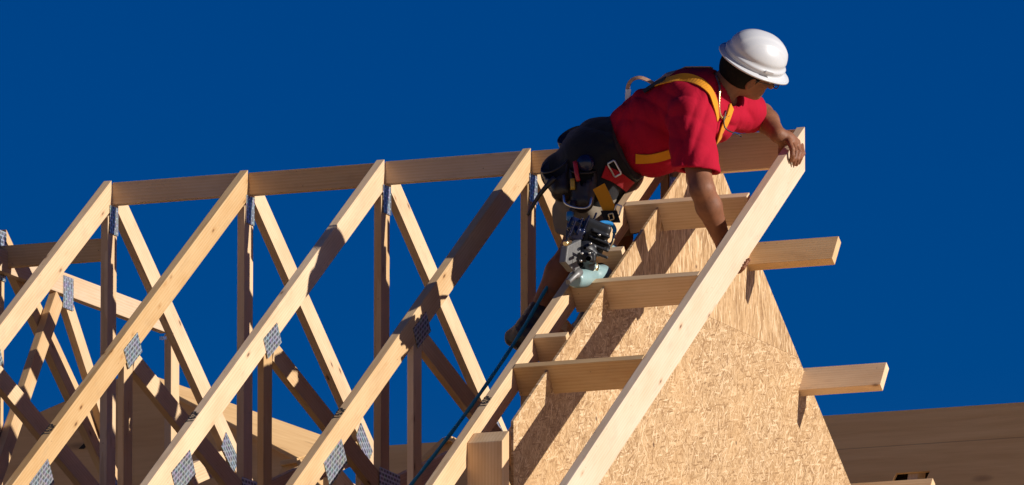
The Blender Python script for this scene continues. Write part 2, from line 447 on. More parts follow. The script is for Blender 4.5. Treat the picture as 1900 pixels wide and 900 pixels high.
# ------------------------------------------------------------------ lookouts on the front slope (between truss and fly rafter)
LOOKG = 'lookout boards on edge across the gable'
def front_lookout(px, py, x1, depth, label, mat='pine'):
    """px,py = where its top edge meets the face of the last full truss"""
    p = at_X(px, py, TX[4]); s = -p.y / CT
    top = Vector((TX[4] + .001, -s * CT, -s * ST + .002))
    W = Vector((0, ST, -CT)); L = Vector((x1 - top.x, 0, 0))
    o = prism('lookout', [top, top + L, top + L + W * depth, top + W * depth], Vector((0, CT, ST)) * .037, (1, 0, 0), W, M[mat])
    return tag(o, label, 'lookout', LOOKG)
front_lookout(1157, 402, XF - TK - .016, .122, 'highest lookout board on the front slope, passing behind the hanging forearm')
front_lookout(1057, 545, XF - TK - .001, .122, 'middle lookout board on the front slope with the nail gun resting on it')
front_lookout(951, 694, XF - TK - .001, .122, 'lowest lookout board on the front slope in view')
def rear_lookout(px, py, pxe, label):
    """px,py = its upper corner at the free end; the free end lies at X = xe"""
    p = at_X(px, py, pxe); y = p.y
    top = Vector((XO - .15, y, -(y - GAP) * TT + .0)); W = Vector((0, -ST, -CT))
    L = Vector((pxe - top.x, 0, 0))
    o = prism('lookout', [top, top + L, top + L + W * .128, top + W * .128], Vector((0, CT, -ST)) * .037, (1, 0, 0), W, M['pine'])
    return tag(o, label, 'lookout', LOOKG)
def free_end(px, py):
    """X at which a point on the rear roof plane shows at px,py"""
    d = ray(px, py)          # solve z = -(y-GAP)*TT
    k = (-(CAM.y - GAP) * TT - CAM.z) / (d.z + d.y * TT)
    return (CAM + d * k).x
for px, py, lab in ((1556, 438, 'highest lookout board jutting out right of the gable, above the fingertips'),
                    (1645, 672, 'middle lookout board jutting out right of the gable over a pointed shadow'),
                    (1731, 887, 'lookout board jutting out right of the gable at the bottom edge of the picture')):
    rear_lookout(px, py, free_end(px, py), lab)

# short blocks between the last truss and the gable
def blocking(px0, py0, px1, depth, label):
    p = at_X(px0, py0, TX[4]); s = -p.y / CT
    top = Vector((TX[4] + .001, -s * CT, -s * ST + .001)); W = Vector((0, ST, -CT))
    L = Vector((XO - .05 - top.x, 0, 0)) if px1 is None else Vector((px1, 0, 0))
    o = prism('blocking', [top, top + L, top + L + W * depth, top + W * depth], Vector((0, CT, ST)) * .037, (1, 0, 0), W, M['pine'])
    return tag(o, label, 'blocking', 'short blocks between last truss and gable')
blocking(989, 638, .135, .115, 'short grey wooden block between the truss chord and the sheathing edge')
blocking(1098, 460, XO - .02 - TX[4], .122, 'short shaded wooden block right of the nail gun')

# plumb post standing against the last truss
a = at_X(868, 822, TX[4] + .004)
post_y = a.y
zt = a.z
o = prism('post', [(TX[4] + .001, post_y, zt), (TX[4] + .146, post_y, zt), (TX[4] + .146, post_y, BOT), (TX[4] + .001, post_y, BOT)], (0, .07, 0), (0, 0, 1), (1, 0, 0), M['pine'], None, .004)
for v in o.data.vertices:
    if v.co.z > zt - .02: v.co.z += (v.co.y - post_y) * .72
tag(o, 'short square topped post end standing at the bottom, left of the sheathing', 'post')

# ------------------------------------------------------------------ lower frame beyond the first truss
X0 = -.50
t0 = truss(9, X0, 'lower roof truss at the far left edge, its peak below the others', drop=.154)
plate(X0, t0, (.01, -.154 - .10), .11, .17, 0, .01)
ridge_block(X0 + .0015, -TK - .0015, -.235, .090, 'low ridge board at the left edge ending behind the first chord')
XB = X0 + TK + .002
hf = empty('hip_frame', (XB, 0, BOT), 'flat beam with braces and posts running back from the left edge', 'roof frame')
a = at_X(-30, 449, XB); b = at_X(312, 578, XB)
board('header_beam', a, b, (0, 0, -1), .092, .036, M['pale'], hf)
def hweb(pa, pb, w=.08, nm='brace', dx=0.0):
    A, B = to_yz(*pa, XB - dx), to_yz(*pb, XB - dx)
    web(XB - dx, hf, A, B, w, .002, nm)
hweb((112, 552), (-8, 905)); hweb((128, 560), (205, 800), .075)
hweb((326, 622), (326, 960), .085, 'leg')
plate(XB, hf, to_yz(126, 544, XB), .135, .10, math.pi / 2, .01)
prism('nail', [at_X(304, 624, XB + .01), at_X(309, 624, XB + .01), at_X(309, 630, XB + .01), at_X(304, 630, XB + .01)], (-.02, 0, 0), (0, 0, 1), (0, 1, 0), M['nail'], hf, .0005)

# ------------------------------------------------------------------ the house wall under the trusses (below the frame)
hw = empty('house_wall', (0, 0, -11), 'sheathed house wall under the trusses', 'house wall')
prism('wall', [(-9, -EAVE + .3, BOT - DEP - .003), (XO - .015, -EAVE + .3, BOT - DEP - .003), (XO - .015, -EAVE + .3, -11), (-9, -EAVE + .3, -11)], (0, 2 * EAVE - .6, 0), (1, 0, 0), (0, 0, 1), M['ply'], hw, 0)

# ------------------------------------------------------------------ sheathed roofs beyond
def slab(name, pts, n, th, L, W, parent, mat='ply', bevel=.004):
    pts = [Vector(p) for p in pts]
    return prism(name, pts, Vector(n).normalized() * -th, L, W, M[mat], parent, bevel)
YB = 7.0
PB = R(79)                                       # shade put into the shape: far slope steepened so the sun barely grazes it
fr = empty('far_roof', (0, YB, -8), 'long plywood covered roof in shade beyond the gable', 'roof')
ztop = at_Y(1535, 771, YB).z
xl, xr = at_Y(690, 829, YB).x, 14.0
dn = Vector((0, -math.cos(PB), -math.sin(PB)))
def on_far(x, d): return Vector((x, YB, ztop)) + dn * d
def far_at(px, py):                              # point of the far slope seen at a pixel
    nrm = Vector((0, -math.sin(PB), math.cos(PB))); d = ray(px, py)
    k = (Vector((0, YB, ztop)) - CAM).dot(nrm) / d.dot(nrm); return CAM + d * k
nf = (0, -math.sin(PB), math.cos(PB))
hA, hB = far_at(1663, 878), far_at(1726, 871)
dh = (Vector((0, YB, ztop)) - hA).length
d0 = (ztop - hA.z) / math.sin(PB); d1 = d0 + .30
sk = .13                                          # the slot leans
q = [on_far(hA.x, d0), on_far(hB.x, d0), on_far(hB.x - sk, d1), on_far(hA.x - sk, d1)]
big = [on_far(xl, 0), on_far(xr, 0), on_far(xr, 5), on_far(xl, 5)]
bm = bmesh.new()
outer = [bm.verts.new(p) for p in big]; inner = [bm.verts.new(p) for p in q]
fs = [bm.faces.new((outer[i], outer[(i + 1) % 4], inner[(i + 1) % 4], inner[i])) for i in range(4)]
ex = bmesh.ops.extrude_face_region(bm, geom=fs)
bmesh.ops.translate(bm, verts=[v for v in ex['geom'] if isinstance(v, bmesh.types.BMVert)], vec=Vector(nf) * -.018)
me = bm_mesh(bm); grain(me, big[0], (1, 0, 0), dn)
a_ = me.attributes['g']; a_.data.foreach_set('vector', [c for v in me.vertices for c in ((v.co - big[0]).x + .4, (v.co - big[0]).dot(dn) + 1.05, 0.3)])
link('roof_sheathing', me, M['ply'], fr)
bx = prism('attic_shade_panel', [on_far(hA.x - .6, d0 - .3) + Vector((0, .35, 0)), on_far(hB.x + .6, d0 - .3) + Vector((0, .35, 0)), on_far(hB.x + .6, d1 + .3) + Vector((0, .35, 0)), on_far(hA.x - .6, d1 + .3) + Vector((0, .35, 0))], (0, .02, 0), (1, 0, 0), dn, M['attic_shade'], fr, 0)  # near-black panel paints the unlit attic seen through the slot
xm = (hA.x + hB.x) / 2
prism('rafter', [on_far(xm - .02, d0 - .2) - Vector(nf) * .024, on_far(xm + .03, d0 - .2) - Vector(nf) * .024, on_far(xm - .02 , d1 + .2) - Vector(nf) * .024, on_far(xm - .07, d1 + .2) - Vector(nf) * .024], Vector(nf) * -.09, dn, (1, 0, 0), M['pine'], fr, .002)
# rear wall / slope of the far roof so that it is a body
slab('rear_slope', [on_far(xl, 0) + Vector((0, .02, 0)), on_far(xr, 0) + Vector((0, .02, 0)), on_far(xr, 0) + Vector((0, 4, -3)), on_far(xl, 0) + Vector((0, 4, -3))], (0, .6, .8), .018, (1, 0, 0), (0, 1, 0), fr)

# cross wing at the left: hip end shaped upright to keep it in shade, right slope catching the sun
YW = 4.6
cw = empty('cross_wing', (-1, YW, -8), 'plywood covered cross wing with upright hip end behind the left trusses', 'roof')
apx = at_Y(245, 690, YW); rgt = at_Y(560, 853, YW); lft = at_Y(-60, 822, YW)
top2 = [apx, at_Y(395, 768, YW), rgt]
poly = [lft, apx, rgt, Vector((rgt.x, YW, rgt.z - 3)), Vector((lft.x, YW, lft.z - 3))]
slab('upright_hip_end', poly, (0, -1, 0), .018, (1, 0, 0), (0, 0, 1), cw)
# right slope: through the rake apx-rgt, its upper edge seen at (432,748),(593,806)
e1 = ray(245, 684); e2 = ray(640, 822)
def on_plane(px, py, p0, nn):
    d = ray(px, py); return CAM + d * ((p0 - CAM).dot(nn) / d.dot(nn))
rake = (rgt - apx).normalized()
back = Vector((.125, 1, .0)).normalized()
nn = rake.cross(back).normalized()
if nn.z < 0: nn = -nn
far1 = on_plane(246, 685, apx, nn); far2 = on_plane(640, 824, apx, nn)
slab('right_slope', [apx + Vector((0, -.03, .004)), far1 + nn * .004, far2 + nn * .004, rgt + Vector((0, -.03, .004))], nn, .02, back, rake, cw)
sl = at_Y(150, 832, YW - .012); 
prism('slot_shade_patch', [at_Y(146, 833, YW - .004), at_Y(156, 833, YW - .004), at_Y(170, 815, YW - .004), at_Y(167, 812, YW - .004)], (0, -.003, 0), (1, 0, 0), (0, 0, 1), M['attic_shade'], cw, 0)  # flat near-black patch painted as the shade in a slot, no opening

# two small sheathed dormers between the wings
def dormer(face, top_edge, Y, dep, label):
    """face: pixels of the shaded front, top_edge: how far the lit top runs back"""
    d = empty('dormer', at_Y(face[0][0], face[0][1], Y), label, 'dormer', 'small plywood dormers between the roofs')
    P = [at_Y(a, b, Y) for a, b in face]
    slab('front', P, (0, -1, 0), .02, (1, 0, 0), (0, 0, 1), d)
    for k in range(len(top_edge) - 1):
        a, b = top_edge[k], top_edge[k + 1]
        A, B = at_Y(*a, Y), at_Y(*b, Y)
        bk = Vector((-.05, 1, .0)) * dep
        n_ = (B - A).cross(bk).normalized()
        n_ = -n_ if n_.z < 0 else n_
        slab('top', [A + n_ * .012 + Vector((0, -.03, 0)), B + n_ * .012 + Vector((0, -.03, 0)), B + bk + n_ * .012, A + bk + n_ * .012], n_, .022, bk, B - A, d)
    return d
dormer([(526, 861), (557, 856), (566, 872), (640, 960), (470, 960)], [(524, 862), (557, 856), (566, 873), (650, 960)], 3.4, .9, 'small plywood dormer in shade left of the second stamped chord end')
dormer([(762, 880), (829, 817), (843, 816), (860, 838), (980, 960), (700, 960)], [(762, 880), (829, 817), (843, 816), (980, 958)], 3.4, .9, 'small plywood dormer crossed by the blue rope at the bottom')
#PERSON
# ------------------------------------------------------------------ smooth solids: signed distances turned into one closed surface
def to_np(v): return np.array(v, dtype=np.float32)
class Solid:
    def __init__(s, lo, hi, h):
        s.h = h; s.lo = to_np(lo) - 4 * h
        s.n = np.ceil((to_np(hi) + 4 * h - s.lo) / h).astype(int) + 1
        s.D = np.full(s.n, 0.2, np.float32)
    def sub(s, lo, hi, m):
        a = np.clip(np.floor((to_np(lo) - m - s.lo) / s.h).astype(int), 0, s.n - 1)
        b = np.clip(np.ceil((to_np(hi) + m - s.lo) / s.h).astype(int) + 1, 1, s.n)
        sl = tuple(slice(x, y) for x, y in zip(a, b))
        ax = [s.lo[i] + s.h * np.arange(a[i], b[i], dtype=np.float32) for i in range(3)]
        return sl, np.stack(np.meshgrid(*ax, indexing='ij'), -1)
    def put(s, sl, d, k, op):
        o = s.D[sl]
        if op == 'cut':
            d = -d; hh = np.clip(0.5 - 0.5 * (d - o) / k, 0, 1); s.D[sl] = d * (1 - hh) + o * hh + k * hh * (1 - hh) if False else np.maximum(o, d)
        else:
            hh = np.clip(0.5 + 0.5 * (o - d) / k, 0, 1); s.D[sl] = o * (1 - hh) + d * hh - k * hh * (1 - hh)
    def cap(s, a, b, ra, rb=None, k=0.02, op='add'):
        rb = ra if rb is None else rb
        a, b = to_np(a), to_np(b); m = max(ra, rb) + k + 3 * s.h
        sl, P = s.sub(np.minimum(a, b), np.maximum(a, b), m)
        ab = b - a; t = np.clip(((P - a) @ ab) / max(1e-9, ab @ ab), 0, 1)
        d = np.linalg.norm(P - a - t[..., None] * ab, axis=-1) - (ra + (rb - ra) * t)
        s.put(sl, d, k, op); return s
    def ell(s, c, rad, ax=None, k=0.02, op='add'):
        c = to_np(c); rad = to_np(rad); A = np.eye(3, dtype=np.float32) if ax is None else np.stack([to_np(x) for x in ax])
        m = rad.max() + k + 3 * s.h
        sl, P = s.sub(c, c, m)
        q = (P - c) @ A.T
        k0 = np.linalg.norm(q / rad, axis=-1); k1 = np.linalg.norm(q / (rad * rad), axis=-1)
        d = k0 * (k0 - 1) / np.maximum(k1, 1e-6)
        s.put(sl, d, k, op); return s
    def box(s, c, ax, half, rad=.008, k=.006, op='add'):
        c = to_np(c); A = np.stack([to_np(Vector(x).normalized()) for x in ax]); hf_ = to_np(half) - rad
        m = float(np.linalg.norm(half)) + k + 3 * s.h
        sl, P = s.sub(c, c, m)
        q = np.abs((P - c) @ A.T) - hf_
        d = np.linalg.norm(np.maximum(q, 0), axis=-1) + np.minimum(q.max(-1), 0) - rad
        s.put(sl, d, k, op); return s
    def chain(s, pts, rr, k=0.02, op='add'):
        for i in range(len(pts) - 1): s.cap(pts[i], pts[i + 1], rr[i], rr[i + 1], k, op)
        return s
    def half(s, p, n):
        """keep only the side the normal points away from"""
        ax = [s.lo[i] + s.h * np.arange(s.n[i], dtype=np.float32) for i in range(3)]
        P = np.stack(np.meshgrid(*ax, indexing='ij'), -1)
        n = to_np(Vector(n).normalized()); s.D = np.maximum(s.D, (P - to_np(p)) @ n); return s
    def wrinkle(s, amp, waves, seed=0):
        rg = np.random.RandomState(seed)
        ax = [s.lo[i] + s.h * np.arange(s.n[i], dtype=np.float32) for i in range(3)]
        P = np.stack(np.meshgrid(*ax, indexing='ij'), -1)
        W = np.zeros(s.n, np.float32)
        for (d, lam, a) in waves:
            d = to_np(Vector(d).normalized()); e = to_np(rg.normal(size=3)); e /= np.linalg.norm(e); f = to_np(rg.normal(size=3))
            ph = P @ d * (6.283 / lam) + 1.6 * np.sin(P @ e * (6.283 / (lam * 3.1)) + rg.rand() * 6) + rg.rand() * 6
            env = 0.5 + 0.5 * np.sin(P @ f * 9 + rg.rand() * 6)
            W += a * env * (1 - 2 * np.abs(np.sin(ph / 2)) ** .7)
        s.D = s.D + amp * W; return s
    def mesh(s, name, mat, parent=None, smooth=2):
        D, n = s.D, s.n; S = D < 0
        cs = np.zeros(n - 1, np.int8)
        for dx in (0, 1):
            for dy in (0, 1):
                for dz in (0, 1): cs += S[dx:n[0] - 1 + dx, dy:n[1] - 1 + dy, dz:n[2] - 1 + dz]
        act = (cs > 0) & (cs < 8)
        ijk = np.argwhere(act); idx = np.full(n - 1, -1, np.int64); idx[act] = np.arange(len(ijk))
        acc = np.zeros((len(ijk), 3)); cnt = np.zeros(len(ijk))
        corner = [(x, y, z) for x in (0, 1) for y in (0, 1) for z in (0, 1)]
        for a in corner:
            for ax_ in range(3):
                if a[ax_]: continue
                b = list(a); b[ax_] = 1
                va = D[tuple((ijk + a).T)]; vb = D[tuple((ijk + b).T)]
                mk = (va < 0) != (vb < 0); t = np.where(mk, va / np.where(mk, va - vb, 1), 0)
                p = np.array(a, float) + t[:, None] * (np.array(b) - np.array(a))
                acc += p * mk[:, None]; cnt += mk
        V = (ijk + acc / cnt[:, None]) * s.h + s.lo
        F = []
        for ax_ in range(3):
            u, w = (ax_ + 1) % 3, (ax_ + 2) % 3
            lo = [slice(1, -1)] * 3; lo[ax_] = slice(0, -1); hi = [slice(1, -1)] * 3; hi[ax_] = slice(1, None)
            A = S[tuple(lo)]; B = S[tuple(hi)]
            e = np.argwhere(A != B); off = np.array([1, 1, 1]); off[ax_] = 0; e = e + off
            sg = S[tuple(e.T)]
            def cell(du, dw):
                c = e.copy(); c[:, u] -= du; c[:, w] -= dw; return idx[tuple(c.T)]
            q = np.stack([cell(1, 1), cell(0, 1), cell(0, 0), cell(1, 0)], 1)
            q[~sg] = q[~sg][:, ::-1]
            F.append(q)
        F = np.concatenate(F)
        # light relaxation takes the voxel steps out
        for _ in range(smooth):
            sm = np.zeros_like(V); ct = np.zeros(len(V))
            for a, b in ((0, 1), (1, 2), (2, 3), (3, 0)):
                np.add.at(sm, F[:, a], V[F[:, b]]); np.add.at(sm, F[:, b], V[F[:, a]])
                np.add.at(ct, F[:, a], 1); np.add.at(ct, F[:, b], 1)
            V = V * 0.5 + 0.5 * sm / np.maximum(ct, 1)[:, None]
        me = bpy.data.meshes.new('m')
        me.from_pydata(V.tolist(), [], F.tolist())
        s.V, s.F = V, F
        return link(name, me, mat, parent, True)

def lathe(name, p0, p1, prof, mat, parent=None, seg=28, smooth=True):
    """turned body on the axis p0-p1; prof = [(t along axis 0..1, radius)]"""
    p0, p1 = Vector(p0), Vector(p1); ax = (p1 - p0).normalized()
    u = ax.orthogonal().normalized(); w = ax.cross(u)
    bm = bmesh.new(); rings = []
    for t, r in prof:
        c = p0.lerp(p1, t)
        rings.append([bm.verts.new(c + (u * math.cos(6.28318 * i / seg) + w * math.sin(6.28318 * i / seg)) * r) for i in range(seg)])
    for a, b in zip(rings, rings[1:]):
        for i in range(seg): bm.faces.new((a[i], a[(i + 1) % seg], b[(i + 1) % seg], b[i]))
    bm.faces.new(rings[0][::-1]); bm.faces.new(rings[-1])
    me = bm_mesh(bm)
    o = link(name, me, mat, parent)
    for p in me.polygons: p.use_smooth = len(p.vertices) == 4 and smooth
    return o
def spline(pts, n=12):
    pts = [Vector(p) for p in pts]; out = []
    P = [pts[0] * 2 - pts[1]] + pts + [pts[-1] * 2 - pts[-2]]
    for i in range(1, len(P) - 2):
        for k in range(n):
            t = k / n; a, b, c, d = P[i - 1:i + 3]
            out.append(0.5 * ((2 * b) + (c - a) * t + (2 * a - 5 * b + 4 * c - d) * t * t + (3 * b - a - 3 * c + d) * t ** 3))
    out.append(pts[-1]); return out
def tube(name, pts, r, mat, parent=None, seg=10, n=8, rr=None):
    pts = spline(pts, n) if n > 1 else [Vector(p) for p in pts]
    bm = bmesh.new(); rings = []; u = None
    for i, p in enumerate(pts):
        d = (pts[min(i + 1, len(pts) - 1)] - pts[max(i - 1, 0)]).normalized()
        u = d.orthogonal().normalized() if u is None else (u - d * u.dot(d)).normalized()
        w = d.cross(u); q = r if rr is None else rr(i / (len(pts) - 1))
        rings.append([bm.verts.new(p + (u * math.cos(6.28318 * k / seg) + w * math.sin(6.28318 * k / seg)) * q) for k in range(seg)])
    for a, b in zip(rings, rings[1:]):
        for k in range(seg): bm.faces.new((a[k], a[(k + 1) % seg], b[(k + 1) % seg], b[k]))
    bm.faces.new(rings[0][::-1]); bm.faces.new(rings[-1])
    return link(name, bm_mesh(bm), mat, parent, True)
def ribbon(name, pts, nrm, width, mat, parent=None, th=0.003, n=6):
    """webbing strap: pts its centre line, nrm the outward normals there"""
    P = spline(pts, n); Nn = spline(nrm, n)
    bm = bmesh.new(); rings = []
    for i, p in enumerate(P):
        d = (P[min(i + 1, len(P) - 1)] - P[max(i - 1, 0)]).normalized(); nn_ = (Nn[i] - d * Nn[i].dot(d)).normalized(); w = d.cross(nn_) * width / 2
        rings.append([bm.verts.new(p + w + nn_ * th), bm.verts.new(p - w + nn_ * th), bm.verts.new(p - w - nn_ * th), bm.verts.new(p + w - nn_ * th)])
    for a, b in zip(rings, rings[1:]):
        for k in range(4): bm.faces.new((a[k], a[(k + 1) % 4], b[(k + 1) % 4], b[k]))
    bm.faces.new(rings[0][::-1]); bm.faces.new(rings[-1])
    return link(name, bm_mesh(bm), mat, parent)
def obox(name, c, ax, dim, mat, parent=None, bevel=.003):
    c = Vector(c); A = [Vector(a).normalized() * d / 2 for a, d in zip(ax, dim)]
    o = [c - A[0] - A[1] - A[2], c + A[0] - A[1] - A[2], c + A[0] + A[1] - A[2], c - A[0] + A[1] - A[2]]
    return link(name, bm_mesh(prism_bm(o, A[2] * 2), bevel), mat, parent)

# ------------------------------------------------------------------ cloth, skin and gear materials
def cloth(name, col, rough=0.85, weave=900, sheen=0.0, var=0.12):
    m, nt, b = new_mat(name); q = N(nt); v = q.obj()
    f = q.noise(v, 14, 4, 0.6); w = q.noise(v, weave, 1)
    q.l(q.mix(f, tuple(x * (1 - var) for x in col), tuple(min(1, x * (1 + var)) for x in col)), b.inputs['Base Color'])
    b.inputs['Roughness'].default_value = rough; b.inputs['Specular IOR Level'].default_value = 0.12
    b.inputs['Sheen Weight'].default_value = sheen
    fold = q.noise(q.mapv(v, (1, 1, 1)), 16, 3, 0.5, 1.5)
    q.bump(q.math('ADD', fold, q.math('MULTIPLY', w, 0.06)), b, 0.5, 0.006)
    return m
M['red'] = cloth('red_cotton', (0.37, 0.006, 0.025))
M['khaki'] = cloth('grey_khaki_canvas', (0.20, 0.165, 0.125))
M['yellow'] = cloth('yellow_webbing', (0.66, 0.26, 0.012), 0.7, 1500, 0.1)
M['redweb'] = cloth('red_webbing', (0.42, 0.012, 0.02), 0.7, 1500, 0.1)
M['blackc'] = cloth('black_nylon', (0.012, 0.012, 0.014), 0.6, 700, 0.1)
M['leather'] = simple('dark_leather', (0.022, 0.016, 0.013), 0.42, 0, 0.5, 25, 0.4, 0.25, 90)
M['tan'] = cloth('tan_webbing', (0.52, 0.30, 0.19), 0.8)
M['steel'] = simple('scuffed_steel', (0.62, 0.62, 0.60), 0.32, 1.0, 0.5, 60, 0.2)
M['brass'] = simple('bright_brass', (0.80, 0.62, 0.33), 0.3, 1.0)
M['gold'] = simple('gold_links', (0.75, 0.52, 0.22), 0.28, 1.0)
M['hair'] = simple('black_hair', (0.006, 0.005, 0.004), 0.85, 0, 0.15, 120, 0.5, 0.6, 220)
M['helmet'] = simple('white_helmet_plastic', (0.55, 0.555, 0.575), 0.34, 0, 0.5, 12, 0.03, 0.05, 30)
M['teal'] = simple('pale_teal_enamel', (0.25, 0.37, 0.375), 0.35, 0, 0.5, 30, 0.15)
M['gunblack'] = simple('black_tool_plastic', (0.014, 0.015, 0.018), 0.45, 0, 0.5, 50, 0.4, 0.2, 150)
M['gungrey'] = simple('grey_cast_metal', (0.19, 0.185, 0.18), 0.5, 0.4, 0.5, 60, 0.3, 0.2, 120)
M['blue'] = simple('blue_plastic', (0.01, 0.17, 0.42), 0.35)
M['navy'] = simple('glossy_navy', (0.008, 0.012, 0.04), 0.22)
M['ropeblue'] = simple('teal_blue_rope', (0.02, 0.28, 0.42), 0.6, 0, 0.3, 200, 0.4, 0.6, 350)
M['lightblue'] = simple('pale_blue_tape', (0.10, 0.42, 0.55), 0.6)
M['white'] = simple('white_label', (0.8, 0.8, 0.78), 0.6)
M['redplastic'] = simple('red_handle', (0.35, 0.012, 0.012), 0.35)
M['yelplastic'] = simple('yellow_handle', (0.40, 0.24, 0.02), 0.35)
M['glass'] = simple('dark_spectacle_frame', (0.02, 0.02, 0.03), 0.2)
def skin_mat():
    m, nt, b = new_mat('brown_skin'); q = N(nt); v = q.obj()
    f = q.noise(v, 22, 5, 0.6)
    q.l(q.ramp(f, [(0.3, (0.165, 0.064, 0.032)), (0.7, (0.26, 0.108, 0.055))]), b.inputs['Base Color'])
    b.inputs['Specular IOR Level'].default_value = 0.3
    b.inputs['Roughness'].default_value = 0.58; b.inputs['Subsurface Weight'].default_value = 0.08
    b.inputs['Subsurface Radius'].default_value = (0.02, 0.008, 0.004); b.inputs['Subsurface Scale'].default_value = 0.3
    q.bump(q.math('ADD', q.noise(v, 160, 3), q.noise(v, 45, 2)), b, 0.25, 0.002)
    return m
M['skin'] = skin_mat()

# ------------------------------------------------------------------ the worker
YP = -0.42
def J(px, py, y=YP): return at_Y(px, py, y)
pelvis = J(1100, 285)
person = empty('person', (pelvis.x, pelvis.y, -2.0), 'worker in red t-shirt and white hard hat leaning out to hold the fly rafter', 'person')
hup = Vector((.607, -.298, .74)).normalized()
hfr = Vector((.783, .412, -.472)); hfr = (hfr - hup * hfr.dot(hup)).normalized()
hfr = (hfr * math.cos(.52) - hfr.cross(hup) * math.sin(.52)).normalized()
hrt = hfr.cross(hup)                                   # towards his right ear
HC = J(1399, 113, -.42)                                # middle of the helmet brim
head = HC - hup * .012
rsh, rel = J(1281, 222, -.60), J(1303, 352, -.73)
rwr = at_X(1344, 456, 2.885)
lsh, lel, lwr = J(1368, 205, -.20), J(1413, 213, -.03), at_X(1444, 251, 2.955)
B = Solid((1.75, -1.35, -1.75), (3.2, .15, .45), .0055)
# trunk, neck and head
B.cap(J(1108, 294), J(1180, 254), .10, .095).cap(J(1180, 254), J(1290, 195), .095, .11).cap(J(1290, 195), J(1335, 170), .09, .066)
B.cap(J(1322, 176, -.43), head - hup * .07 - hfr * .035, .064, .060, .02)
B.ell(head - hfr * .005, (.106, .083, .112), (hfr, hrt, hup), .02)
B.ell(head - hup * .085 + hfr * .038, (.062, .056, .058), (hfr, hrt, hup), .03)
B.ell(head - hup * .122 + hfr * .078, (.024, .026, .020), (hfr, hrt, hup), .025)     # chin
B.cap(head - hup * .025 + hfr * .102, head - hup * .066 + hfr * .122, .010, .016, .014)  # nose
B.ell(head - hup * .092 + hfr * .094, (.012, .024, .008), (hfr, hrt, hup), .008)      # upper lip
B.ell(head - hup * .104 + hfr * .091, (.012, .021, .008), (hfr, hrt, hup), .008)      # lower lip
for sg in (1, -1):
    B.ell(head - hup * .032 + hfr * .092 + hrt * sg * .034, (.016, .020, .014), (hfr, hrt, hup), .006, 'cut')   # eye socket
    B.cap(head - hup * .012 + hfr * .096 + hrt * sg * .018, head - hup * .014 + hfr * .082 + hrt * sg * .052, .009, .008, .01)
    e = head - hup * .050 - hfr * .012 + hrt * sg * .083
    B.ell(e, (.019, .011, .034), ((hfr - hup * .15).normalized(), hrt, (hup + hfr * .15).normalized()), .006)  # ear
    B.ell(e + hrt * sg * .010 + hfr * .003, (.010, .008, .020), (hfr, hrt, hup), .004, 'cut')
    B.cap(head - hup * .060 + hfr * .058 + hrt * sg * .045, head - hup * .052 + hfr * .075 + hrt * sg * .032, .022, .016, .02)
# arms
B.cap(J(1290, 200, -.5), rsh, .08, .062, .03).chain([rsh, J(1290, 285, -.665), rel], [.060, .056, .046], .02)
B.chain([rel, rel.lerp(rwr, .3), rwr], [.047, .050, .031], .02)
B.cap(J(1330, 195, -.35), lsh, .08, .058, .03).chain([lsh, lel], [.056, .046], .02)
B.chain([lel, lel.lerp(lwr, .32), lwr], [.045, .047, .030], .02)
# right hand: palm behind the fly rafter, fingers hooked under its lower edge
SD = Vector((0, -CT, -ST)); ND = Vector((0, ST, -CT))       # down the slope; down out of the rafter's lower edge
e0 = at_X(1375, 500, XF - TK * .5); s0 = -(e0.y * CT + e0.z * ST)
def low(s, x, off): return Vector((x, 0, 0)) + SD * s + ND * (FD + off)
K0 = low(s0 - .03, XF - TK - .035, -.005)
B.chain([rwr, rwr.lerp(K0, .5), K0], [.030, .034, .030], .015).cap(rwr.lerp(K0, .75) - SD * .022, rwr.lerp(K0, .75) + SD * .03, .022, .022, .015)
for j in range(4):
    sj = s0 - .034 + j * .0225; ln = (.9, 1.0, .95, .78)[j]
    a = low(sj, XF - TK - .028, .004); b = low(sj + .002, XF - TK + .004, .012); c = low(sj + .004, XF - TK + .004 + .026 * ln, .0125); d = low(sj + .003, XF + .012, -.004 + .012 * (1 - ln))
    B.chain([rwr.lerp(K0, .8) + SD * (j - 1.5) * .012, a, b, c, d], [.014, .0115, .0108, .0102, .0088], .006)
th0 = rwr.lerp(K0, .35)
B.chain([th0, low(s0 - .075, XF - TK - .022, -.030), low(s0 - .088, XF - TK - .0125, -.062)], [.017, .0125, .0105], .008)
# left hand: over the top edge near the peak, fingers down the outer face
kn = [at_X(1464 + 7.2 * j, 262 + 2.6 * j, XF - .010) for j in range(4)]
pk = sum(kn, Vector()) / 4
B.chain([lwr, lwr.lerp(pk, .55), pk], [.030, .031, .024], .015)
for j in range(4):
    ln = (.92, 1.02, 1.0, .86)[j]
    m1 = at_X(1470 + 6.4 * j, 262 + 3 * j + 16 * ln, XF + .020); m2 = at_X(1470.5 + 4.8 * j, 262 + 2 * j + 29 * ln, XF + .020); tip = at_X(1469 + 4.4 * j, 262 + 2 * j + 40 * ln, XF + .0115)
    B.chain([lwr.lerp(pk, .45).lerp(kn[j], .35), kn[j], m1, m2, tip], [.015, .0125, .0112, .0105, .0088], .006)
B.chain([lwr.lerp(pk, .25), at_X(1450, 283, XF - TK - .022), at_X(1449, 300, XF - TK - .0125)], [.017, .013, .0108], .008)
